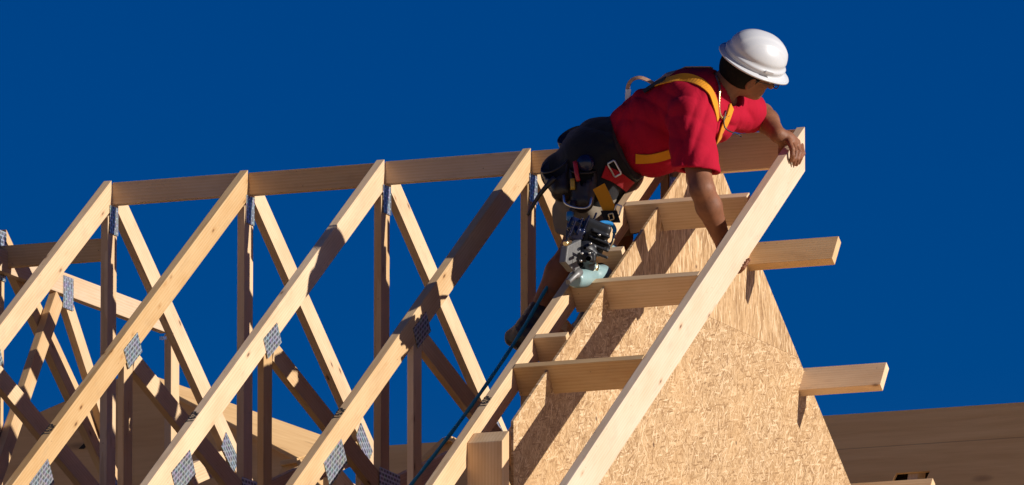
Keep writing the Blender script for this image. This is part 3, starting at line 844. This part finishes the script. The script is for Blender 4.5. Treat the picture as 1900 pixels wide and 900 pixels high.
# legs
khp, kkn, kan = J(1098, 310, -.5), at_X(1072, 455, 2.21), at_X(985, 612, 2.02)
ghp, gkn, gan = J(1130, 310, -.32), J(1146, 440, -.24), J(1098, 600, -.26)
for hp, kn_, an in ((khp, kkn, kan), (ghp, gkn, gan)):
    calf = kn_.lerp(an, .32) + Vector((-.012, 0, 0))
    B.chain([hp, hp.lerp(kn_, .5), kn_], [.082, .075, .058], .03).chain([kn_, calf, an], [.056, .056, .038], .025)
    ft = Vector((.16, -.03, -.06)); B.chain([an, an + ft], [.04, .032], .02)
body = B.mesh('body', M['skin'], person)
body['label'] = 'brown skinned body bent forward with both hands on the board'

# eyes
for sg in (1, -1):
    lathe('eye', head - hup * .034 + hfr * .079 + hrt * sg * .034, head - hup * .034 + hfr * .096 + hrt * sg * .034,
          [(0, .001), (.2, .009), (.5, .012), (.8, .009), (1, .001)], M['white'], person, 12)

# hair below the helmet
Hs = Solid(HC - Vector((.2, .2, .2)), HC + Vector((.2, .2, .2)), .006)
Hs.ell(head - hfr * .012, (.114, .091, .112), (hfr, hrt, hup), .01)
Hs.ell(head - hfr * .045 - hup * .05, (.070, .078, .060), (hfr, hrt, hup), .03)
Hs.half(head - hup * .05 + hfr * .015, hfr + hup * -.25)
Hs.half(head - hup * .098, -hup)
Hs.wrinkle(.0025, [((1, 0, .3), .02, 1), ((0, 1, .5), .016, 1)], 4)
Hs.mesh('hair', M['hair'], person)

# hard hat
def hard_hat():
    A_, B_, H_ = .130, .115, .120
    bm = bmesh.new(); nu, nv = 96, 36
    def dome(az, v, sh=0.0):
        z = H_ * math.sin(v * math.pi / 2) ** 1.05
        k = max(0.0, 1 - (z / H_) ** 2.25) ** (1 / 2.25)
        x, y = math.cos(az) * A_ * k, math.sin(az) * B_ * k
        # raised ribs running front to back and the step along the lower rim
        yy = abs(y); rib = 0
        env = min(1, max(0, (v - .2) / .25))
        rib += .0032 * env * (1 / (1 + math.exp(-(.030 - yy) / .0016)))
        rib += .0028 * env * (1 / (1 + math.exp(-(.066 - yy) / .0016)))
        rim = .005 * math.exp(-((v - .10) / .035) ** 2) - .004 * math.exp(-((v - .2) / .05) ** 2)
        n_ = Vector((x / A_ ** 2, y / B_ ** 2, z / H_ ** 2 + .3 * (v > .5))); n_ = n_.normalized() if n_.length else Vector((0, 0, 1))
        return Vector((x, y, z)) + n_ * (rib + rim - sh)
    def brim(az, t, sh=0.0):
        fr_ = max(0, math.cos(az)) ** 2.2
        w = .021 + .016 * fr_
        b = dome(az, 0, 0); d = Vector((math.cos(az) / A_, math.sin(az) / B_, 0)).normalized()
        return b + d * w * t + Vector((0, 0, -.010 * t ** 1.6 - .012 * fr_ * t + (.004 * math.exp(-((t - .93) / .09) ** 2)) - sh))
    rings = []
    for iv in range(nv + 1):
        v = 1 - iv / nv
        rings.append([dome(2 * math.pi * i / nu, min(.999, v)) for i in range(nu)])
    for t in (.12, .3, .5, .7, .84, .93, 1.0): rings.append([brim(2 * math.pi * i / nu, t) for i in range(nu)])
    for t in (1.0, .85, .6, .3, 0.0): rings.append([brim(2 * math.pi * i / nu, t, .0045) for i in range(nu)])
    for v in (.1, .3, .5, .7, .9, .999): rings.append([dome(2 * math.pi * i / nu, v, .006) for i in range(nu)])
    T = Matrix((hfr, -hrt, hup)).transposed()
    vs = [[bm.verts.new(HC + T @ p) for p in r] for r in rings]
    for a, b in zip(vs, vs[1:]):
        for i in range(nu): bm.faces.new((a[i], a[(i + 1) % nu], b[(i + 1) % nu], b[i]))
    bm.faces.new(vs[0]); bm.faces.new(vs[-1][::-1])
    me = bm_mesh(bm)
    o = link('hard_hat', me, M['helmet'], person, True)
    o['label'] = 'white hard hat with raised ribs'
    # accessory slot on the right side, just above the brim
    az = -math.pi / 2 + .12
    c = HC + T @ (dome(az, .10) + Vector((0, -.0035, .004)))
    obox('accessory_slot', c, (hfr, hrt, hup), (.038, .006, .012), M['helmet'], o, .0015)
    return o
hat = hard_hat()

# spectacles
gl = []
for sg in (1, -1):
    c = head - hup * .036 + hfr * .118 + hrt * sg * .036
    gl.append([c + hrt * .026 * math.cos(a) + hup * .019 * math.sin(a) for a in np.linspace(0, 2 * math.pi, 17)])
g0 = tube('glasses', gl[0], .0022, M['glass'], person, 6, 2)
tube('rim', gl[1], .0022, M['glass'], g0, 6, 2)
for sg in (1, -1):
    tube('temple', [head - hup * .030 + hfr * .118 + hrt * sg * .062, head - hup * .030 + hfr * .06 + hrt * sg * .084, head - hup * .032 - hfr * .005 + hrt * sg * .088], .002, M['glass'], g0, 6, 4)

# t-shirt
Sh = Solid((2.2, -1.05, -.75), (3.1, .15, .36), .006)
Sh.cap(J(1160, 264), J(1215, 239), .124, .144, .04).cap(J(1215, 236), J(1285, 202), .146, .145, .04)
Sh.ell(J(1218, 270), (.14, .13, .116), None, .05)
Sh.cap(J(1285, 196), J(1318, 180), .145, .105, .05)
Sh.cap(J(1290, 196, -.5), rsh + Vector((0, .02, 0)), .11, .088, .05)
rs_end = J(1293, 322, -.69)
Sh.cap(rsh, rs_end, .088, .092, .035)
Sh.cap(J(1320, 200, -.36), lsh, .105, .078, .05)
ls_end = lsh.lerp(lel, .62)
Sh.cap(lsh, ls_end, .076, .076, .03)
Sh.cap(J(1310, 222, -.45), J(1335, 215, -.32), .085, .08, .05)
Sh.wrinkle(.0052, [((.9, .1, .5), .13, 1), ((.5, .2, 1), .085, .8), ((.9, .4, -.35), .065, .7), ((.2, 1, .3), .15, .6), ((1, .1, .1), .05, .4)], 11)
# openings: neck, sleeves, hem; hollow behind them
nk = J(1330, 170, -.43)
Sh.cap(nk, head - hup * .1, .078, .085, .01, 'cut')
Sh.cap(J(1303, 345, -.80), J(1306, 370, -.80), .11, .11, .01, 'cut') if False else None
ax_s = (rs_end - rsh).normalized()
def cut_plane_local(S_, p, n, c, rad):
    n = Vector(n).normalized(); sl, P = S_.sub(c, c, rad)
    d = (P - to_np(p)) @ to_np(n); r = np.linalg.norm(P - to_np(c), axis=-1)
    S_.D[sl] = np.where(r < rad, np.maximum(S_.D[sl], d), S_.D[sl])
cut_plane_local(Sh, J(1285, 318, -.68), J(1320, 470, -.68) - J(1290, 330, -.68) + Vector((-.1, 0, 0)), rs_end, .17)
cut_plane_local(Sh, ls_end, (lel - lsh), ls_end + (lel - lsh).normalized() * .05, .13)
Sh.cap(rsh.lerp(rs_end, .45), J(1303, 360, -.73), .058, .075, .01, 'cut')
Sh.cap(lsh.lerp(ls_end, .6), lel, .05, .058, .01, 'cut')
cut_plane_local(Sh, J(1150, 235), J(1100, 262) - J(1150, 235), J(1115, 258), .2)
shirt = Sh.mesh('t_shirt', M['red'], person)
shirt['label'] = 'red t-shirt'
shirt_bvh = BVHTree.FromPolygons([Vector(v) for v in Sh.V.tolist()], Sh.F.tolist())

# shorts
So = Solid((1.9, -.85, -1.1), (2.65, .1, .25), .0065)
So.ell(J(1112, 302), (.143, .150, .126), None, .04).cap(J(1126, 290), J(1165, 268), .126, .118, .04)
So.chain([khp, khp.lerp(kkn, .55), khp.lerp(kkn, .85)], [.115, .108, .105], .04)
So.chain([ghp, ghp.lerp(gkn, .55), ghp.lerp(gkn, .98)], [.115, .108, .100], .04)
So.wrinkle(.007, [((.3, .1, 1), .09, 1), ((.8, .3, .6), .07, .8), ((1, .2, 0), .12, .8)], 5)
cut_plane_local(So, khp.lerp(kkn, .88), kkn - khp, khp.lerp(kkn, 1.0), .16)
cut_plane_local(So, ghp.lerp(gkn, .98), gkn - ghp, ghp.lerp(gkn, 1.1), .15)
So.cap(khp.lerp(kkn, .7), kkn, .07, .092, .01, 'cut').cap(ghp.lerp(gkn, .8), gkn, .07, .088, .01, 'cut')
shorts = So.mesh('shorts', M['khaki'], person)
shorts['label'] = 'grey khaki work shorts'

# boots
for hp, kn_, an in ((khp, kkn, kan), (ghp, gkn, gan)):
    lo_, hi_ = an - Vector((.25, .25, .25)), an + Vector((.3, .2, .2))
    Bo = Solid(lo_, hi_, .006)
    up_ = (kn_ - an).normalized(); ft = Vector((.16, -.03, -.06))
    Bo.chain([an + up_ * .07, an, an - up_ * .03], [.056, .058, .06], .02).chain([an - up_ * .03, an - up_ * .035 + ft], [.052, .046], .03)
    Bo.cap(an - up_ * .05 - ft * .3, an - up_ * .06 + ft * 1.05, .04, .04, .02)
    Bo.wrinkle(.002, [((.6, 0, 1), .03, 1)], 3)
    bo = Bo.mesh('boot', M['leather'], person)

# tool belt: wide black pad round the hips, pouches, hanging tools
Tb = Solid((1.85, -.9, -.55), (2.75, .1, .3), .006)
Tb.ell(J(1112, 296), (.156, .165, .142), None, .03).cap(J(1124, 287), J(1168, 268), .142, .134, .05)
Tb.cap(J(1150, 285, -.5), J(1185, 300, -.48), .10, .06, .05)
Tb.wrinkle(.006, [((.5, .3, 1), .07, 1), ((1, .2, .2), .09, .8), ((.7, .2, -.7), .05, .7)], 9)
cut_plane_local(Tb, J(1157, 240), J(1195, 215) - J(1148, 240) + Vector((.02, 0, 0)), J(1185, 235), .24)
cut_plane_local(Tb, J(1100, 356), J(1100, 420) - J(1100, 330) + Vector((-.03, 0, 0)), J(1100, 410), .3)
Tb.cap(J(1040, 320, -.52), J(1095, 345, -.55), .08, .075, .03).cap(khp + Vector((0, -.01, .02)), khp.lerp(kkn, .22) + Vector((0, -.01, 0)), .132, .128, .03)
belt = Tb.mesh('tool_belt', M['blackc'], person)
belt['label'] = 'thick black tool belt padding around the hips'
belt_bvh = BVHTree.FromPolygons([Vector(v) for v in Tb.V.tolist()], Tb.F.tolist())

def pouch(name, mouth, floor, dep, wall, mat, parent):
    """open bag: mouth = 4 pixel corners of the rim, floor = 4 below, Y of the near corners dep[0], far dep[1]"""
    Y = (dep[0], dep[0], dep[1], dep[1])
    T_ = [J(p[0], p[1], y) for p, y in zip(mouth, Y)]; F_ = [J(p[0], p[1], y) for p, y in zip(floor, Y)]
    bm = bmesh.new()
    c = sum(T_, Vector()) / 4
    to = [bm.verts.new(p) for p in T_]; fo = [bm.verts.new(p) for p in F_]
    ti = [bm.verts.new(p.lerp(c, wall)) for p in T_]
    cf = sum(F_, Vector()) / 4
    fi = [bm.verts.new(p.lerp(cf, wall).lerp(c, .12)) for p in F_]
    bm.faces.new(fo); bm.faces.new(fi[::-1])
    for i in range(4):
        k = (i + 1) % 4
        bm.faces.new((to[i], to[k], fo[k], fo[i])); bm.faces.new((ti[k], ti[i], fi[i], fi[k])); bm.faces.new((ti[i], ti[k], to[k], to[i]))
    bmesh.ops.recalc_face_normals(bm, faces=bm.faces)
    bmesh.ops.bevel(bm, geom=list(bm.edges), offset=.006, segments=3, profile=.6, affect='EDGES')
    return link(name, bm_mesh(bm), mat, parent, True)
def cup(a, b, ra, rb, open_dir, mat, parent, label, seed):
    a, b, o = Vector(a), Vector(b), Vector(open_dir).normalized()
    Z = Solid(Vector(map(min, a, b)) - Vector((.12, .12, .12)), Vector(map(max, a, b)) + Vector((.12, .12, .12)), .005)
    Z.cap(a, b, ra, rb, .02)
    Z.wrinkle(.003, [((.3, .4, 1), .05, 1), ((1, .2, .2), .06, .8)], seed)
    cut_plane_local(Z, a + o * ra * .45, o, a + o * ra, .3)
    Z.cap(a + o * ra, a.lerp(b, .75), ra - .009, rb - .012, .01, 'cut')
    z = Z.mesh('pouch', mat, parent); z['label'] = label
    tube('rim', [a + o * ra * .45 + (o.orthogonal().normalized() * math.cos(t) + o.cross(o.orthogonal().normalized()) * math.sin(t)) * ra * .88 for t in np.linspace(0, 6.2832, 25)], .0042, mat, z, 6, 1)
    return z
upl = c_u * .75 - c_r * .42 - c_f * .35
cup(J(1036, 316, -.60), J(1044, 352, -.62), .068, .050, upl, M['leather'], belt, 'wide open dark leather nail pouch', 1)
cup(J(1082, 326, -.61), J(1080, 374, -.63), .060, .046, c_u * .9 - c_f * .3, M['leather'], belt, 'narrow dark tool pouch full of handles', 2)
cup(J(1066, 262, -.50), J(1080, 290, -.54), .066, .056, upl, M['leather'], belt, 'black bag behind the nail pouch', 3)
tube('steel_loop', [J(1046, 362, -.69), J(1050, 378, -.70), J(1072, 386, -.705), J(1092, 384, -.70), J(1098, 366, -.69)], .005, M['steel'], belt, 8, 5)
tube('red_handle', [J(1067, 300, -.68), J(1070, 322, -.685), J(1073, 336, -.68)], .009, M['redplastic'], belt, 10, 4)
tube('yellow_handle', [J(1062, 332, -.685), J(1063, 352, -.685)], .010, M['yelplastic'], belt, 10, 3)
lathe('tape_reel', J(1084, 304, -.68), J(1092, 302, -.60), [(0, .006), (.05, .026), (.2, .034), (.5, .036), (.8, .030), (1, .01)], M['navy'], belt, 24)
tube('pry_bar', [J(1030, 330, -.69), J(1012, 348, -.70), J(995, 371, -.70), J(979, 400, -.70)], .009, M['leather'], belt, 8, 5, lambda t: .012 - .006 * t)
hm = tube('hammer_handle', [J(1064, 372, -.68), J(1058, 415, -.68), J(1053, 470, -.68)], .013, M['leather'], belt, 10, 4)
lathe('sky_blue_band', J(1058, 392, -.695), J(1057, 410, -.695), [(0, .006), (.1, .0145), (.9, .0145), (1, .006)], M['blue'], hm, 16)  # blue band added where sky would show through the loop

# harness webbing, laid on the shirt and belt surface
def on(bvh, px, py, off=.004):
    d = ray(px, py).normalized(); h_ = bvh.ray_cast(CAM + d * 30, d)
    if h_[0] is None:
        q_ = bvh.find_nearest(J(px, py)); return Vector(q_[0]) + Vector(q_[1]) * off, Vector(q_[1])
    n_ = Vector(h_[1]); n_ = -n_ if n_.dot(d) > 0 else n_
    return Vector(h_[0]) + n_ * off, n_
def strap(name, px, bvh, width, mat, parent, off=.005):
    pn = [on(bvh, *p, off) for p in px]
    return ribbon(name, [a for a, _ in pn], [b for _, b in pn], width, mat, parent, .0022)
hs = strap('harness', [(1216, 158), (1240, 150), (1270, 145), (1298, 153), (1317, 172), (1326, 197), (1330, 222)], shirt_bvh, .038, M['yellow'], person)
hs['label'] = 'yellow safety harness webbing'
strap('far_strap', [(1216, 156), (1240, 140), (1268, 127), (1298, 119), (1322, 119)], shirt_bvh, .034, M['tan'], hs)
strap('waist_strap', [(1180, 294), (1195, 294), (1210, 293), (1225, 290), (1242, 285)], shirt_bvh, .040, M['yellow'], hs)
strap('chest_strap', [(1356, 197), (1349, 218), (1339, 240), (1331, 262)], shirt_bvh, .040, M['yellow'], hs)
strap('back_pad', [(1196, 173), (1215, 160), (1236, 149)], shirt_bvh, .03, M['blackc'], hs, .008)
def fan(px, y, width, mat, nm, par, nrm=None):
    P = [J(a, b, y) for a, b in px]; nv = nrm or Vector((.1, -1, .15))
    return ribbon(nm, P, [nv] * len(P), width, mat, par, .002)
fan([(1217, 158), (1202, 149), (1186, 144), (1172, 149), (1165, 162), (1165, 182), (1166, 206)], -.42, .016, M['tan'], 'back_loop', hs, Vector((.3, -.9, .6)))
lab_ = fan([(1166, 166), (1165, 184), (1166, 206)], -.435, .022, M['white'], 'loop_tag', hs)
stamp('A', J(1166, 193, -.4395), c_r, -Vector((-.1, 1, -.15)), .03, lab_)
rw = strap('hip_strap', [(1118, 318), (1140, 325), (1160, 338), (1172, 350)], belt_bvh, .05, M['redweb'], hs, .012)
def buckle(px, py, w, h, rot, mat, y, par, nm='buckle', r=.004):
    c = J(px, py, y); u_ = c_r * math.cos(rot) + c_u * math.sin(rot); v_ = c_u * math.cos(rot) - c_r * math.sin(rot)
    P = [c + u_ * w * a + v_ * h * b for a, b in ((-.5, -.42), (-.42, -.5), (.42, -.5), (.5, -.42), (.5, .42), (.42, .5), (-.42, .5), (-.5, .42), (-.5, -.42))]
    return tube(nm, P, r, mat, par, 8, 1)
bpt = on(belt_bvh, 1140, 313, .02)[0]
buckle(1140, 313, .030, .060, .5, M['steel'], bpt.y - .012, hs)
P_ = [J(1096, 345, -.68), J(1112, 340, -.68), J(1121, 352, -.675), J(1128, 372, -.67), J(1136, 396, -.66)]
fan([(1111, 346), (1119, 362), (1127, 380), (1134, 398)], -.66, .052, M['yellow'], 'leg_strap', hs)
obox('strap_end', J(1133, 402, -.665), (c_r, c_u + c_r * -.3, c_f), (.065, .05, .014), M['blackc'], hs)
buckle(1134, 402, .018, .024, .2, M['brass'], -.676, hs, 'grommet', .003)
buckle(1146, 390, .022, .04, -.3, M['steel'], -.66, hs, 'ring', .0035)

# neck chain and cord
tube('necklace', [J(1329, 142, -.50), J(1335, 160, -.525), J(1334, 185, -.535), J(1335, 208, -.53), J(1341, 219, -.51), J(1352, 214, -.47)], .0055, M['gold'], person, 7, 10, lambda t: .0055 + .0022 * math.sin(t * 150))
tube('neck_cord', [J(1347, 205, -.50), J(1343, 226, -.52), J(1348, 240, -.52), J(1370, 250, -.45), J(1376, 254, -.44)], .003, M['leather'], person, 6, 6)

# ------------------------------------------------------------------ safety rope
rope = tube('safety_rope', [at_X(1056, 430, 2.16), at_X(1047, 478, 2.14), at_X(1012, 538, 2.10), at_X(953, 638, 2.06), at_X(868, 762, 2.02), at_X(764, 898, 1.98), at_X(690, 990, 1.96)], .0075, M['ropeblue'], None, 12, 16, lambda t: .0075 + .0006 * math.sin(t * 500))
tag(rope, 'long blue safety rope slanting down from the hips of the worker', 'rope')
o = tube('rope_marker', [at_X(1027, 512, 2.112) , at_X(1017, 529, 2.106)], .0098, M['lightblue'], rope, 12, 2)

# ------------------------------------------------------------------ nail gun resting on the middle lookout
GX = 2.50
def G(px, py, dx=0.0): return at_X(px, py, GX + dx)
gun = empty('nail_gun', G(1095, 530), 'black and pale teal nail gun resting on the middle lookout board', 'nail gun')
lathe('end_cap', G(1066, 519), G(1122, 509), [(0, .026), (.03, .033), (.12, .036), (.50, .038), (.52, .035), (.56, .035), (.58, .041), (.93, .040), (1, .030)], M['teal'], gun, 40)
lathe('collar', G(1108, 512), G(1092, 492), [(0, .034), (.35, .036), (.4, .031), (1, .028)], M['teal'], gun, 32)
lathe('clamp_ring', G(1098, 500), G(1094, 494), [(0, .029), (.2, .032), (.8, .032), (1, .029)], M['brass'], gun, 32)
gu = (c_u * .93 + c_r * .37).normalized(); gr = (c_r * .93 - c_u * .37).normalized(); gf = c_f
hb = Solid(G(1095, 455) - Vector((.22, .22, .22)), G(1095, 455) + Vector((.22, .22, .22)), .004)
hb.box(G(1101, 440), (gr, gu, gf), (.056, .066, .055), .018, .008)                       # magazine drum
hb.box(G(1112, 452, .02), (gr, gu, gf), (.046, .012, .060), .006, .003)
for k in range(4): hb.box(G(1106 + 3 * k, 470 - 12 * k, .05), (gr, gu, gf), (.050 - .004 * k, .0055, .05), .003, .002)
hb.cap(G(1087, 494), G(1085, 468, .02), .036, .044, .01).box(G(1086, 478, .03), (c_r, c_u, gf), (.040, .020, .05), .008, .004)
hb.cap(G(1074, 486, .05), G(1072, 466, .05), .016, .020, .004).cap(G(1098, 484, .05), G(1100, 468, .05), .014, .018, .004)
hb.cap(G(1070, 470, .06), G(1083, 459, .07), .007, .007, .002).cap(G(1083, 459, .07), G(1099, 467, .07), .007, .006, .002)
hb.cap(G(1092, 480, .06), G(1092, 480, .09), .012, .010, .003).cap(G(1079, 492, .05), G(1079, 492, .08), .010, .008, .003)
hb.mesh('motor_housing', M['gunblack'], gun, 1)
tc = Solid(G(1080, 420) - Vector((.2, .2, .2)), G(1080, 420) + Vector((.2, .2, .2)), .005)
tc.box(G(1082, 424, -.05), (gr, gu, gf), (.062, .030, .05), .014, .006).box(G(1070, 436, -.04), (gr, gu, gf), (.030, .030, .045), .012, .006)
for k in range(4): tc.box(G(1062 + 13 * k, 424 - 5 * k, -.005), (gr, gu, gf), (.004, .034, .045), .003, .002)
tc.mesh('rear_cover', M['navy'], gun, 1)
for a_, b_ in ((1080, 470), (1094, 470), (1078, 484), (1112, 436), (1096, 452)):
    lathe('bolt', G(a_, b_, .052), G(a_, b_, .075), [(0, .004), (.1, .006), (.9, .006), (1, .003)], M['steel'], gun, 10)
lathe('handle', G(1106, 520, -.05), G(1128, 474, -.03), [(0, .02), (.08, .030), (.5, .032), (.92, .034), (1, .03)], M['gunblack'], gun, 28)
lathe('handle_cap', G(1126, 478, -.03), G(1133, 462, -.03), [(0, .034), (.15, .039), (.85, .038), (1, .03)], M['teal'], gun, 28)
prism('magazine', [G(1054, 456, .02), G(1079, 444, .02), G(1076, 500, .02), G(1066, 504, .02), G(1050, 486, .02)], (-.03, 0, 0), (0, 0, 1), (0, 1, 0), M['gungrey'], gun, .005)
lathe('air_fitting', G(1048, 452, .03), G(1058, 449, .03), [(0, .008), (.2, .012), (.6, .012), (.65, .008), (1, .008)], M['brass'], gun, 16)
tube('hose', [G(1106, 418), G(1118, 413), G(1133, 415), G(1140, 424), G(1140, 432)], .0085, M['blue'], gun, 10, 6)
tube('rafter_hook', [G(1140, 430), G(1137, 448), G(1130, 462)], .006, M['brass'], gun, 8, 4)
lathe('nozzle', G(1074, 505, .02), G(1054, 524, .02), [(0, .018), (.3, .016), (.35, .011), (1, .010)], M['gungrey'], gun, 20)
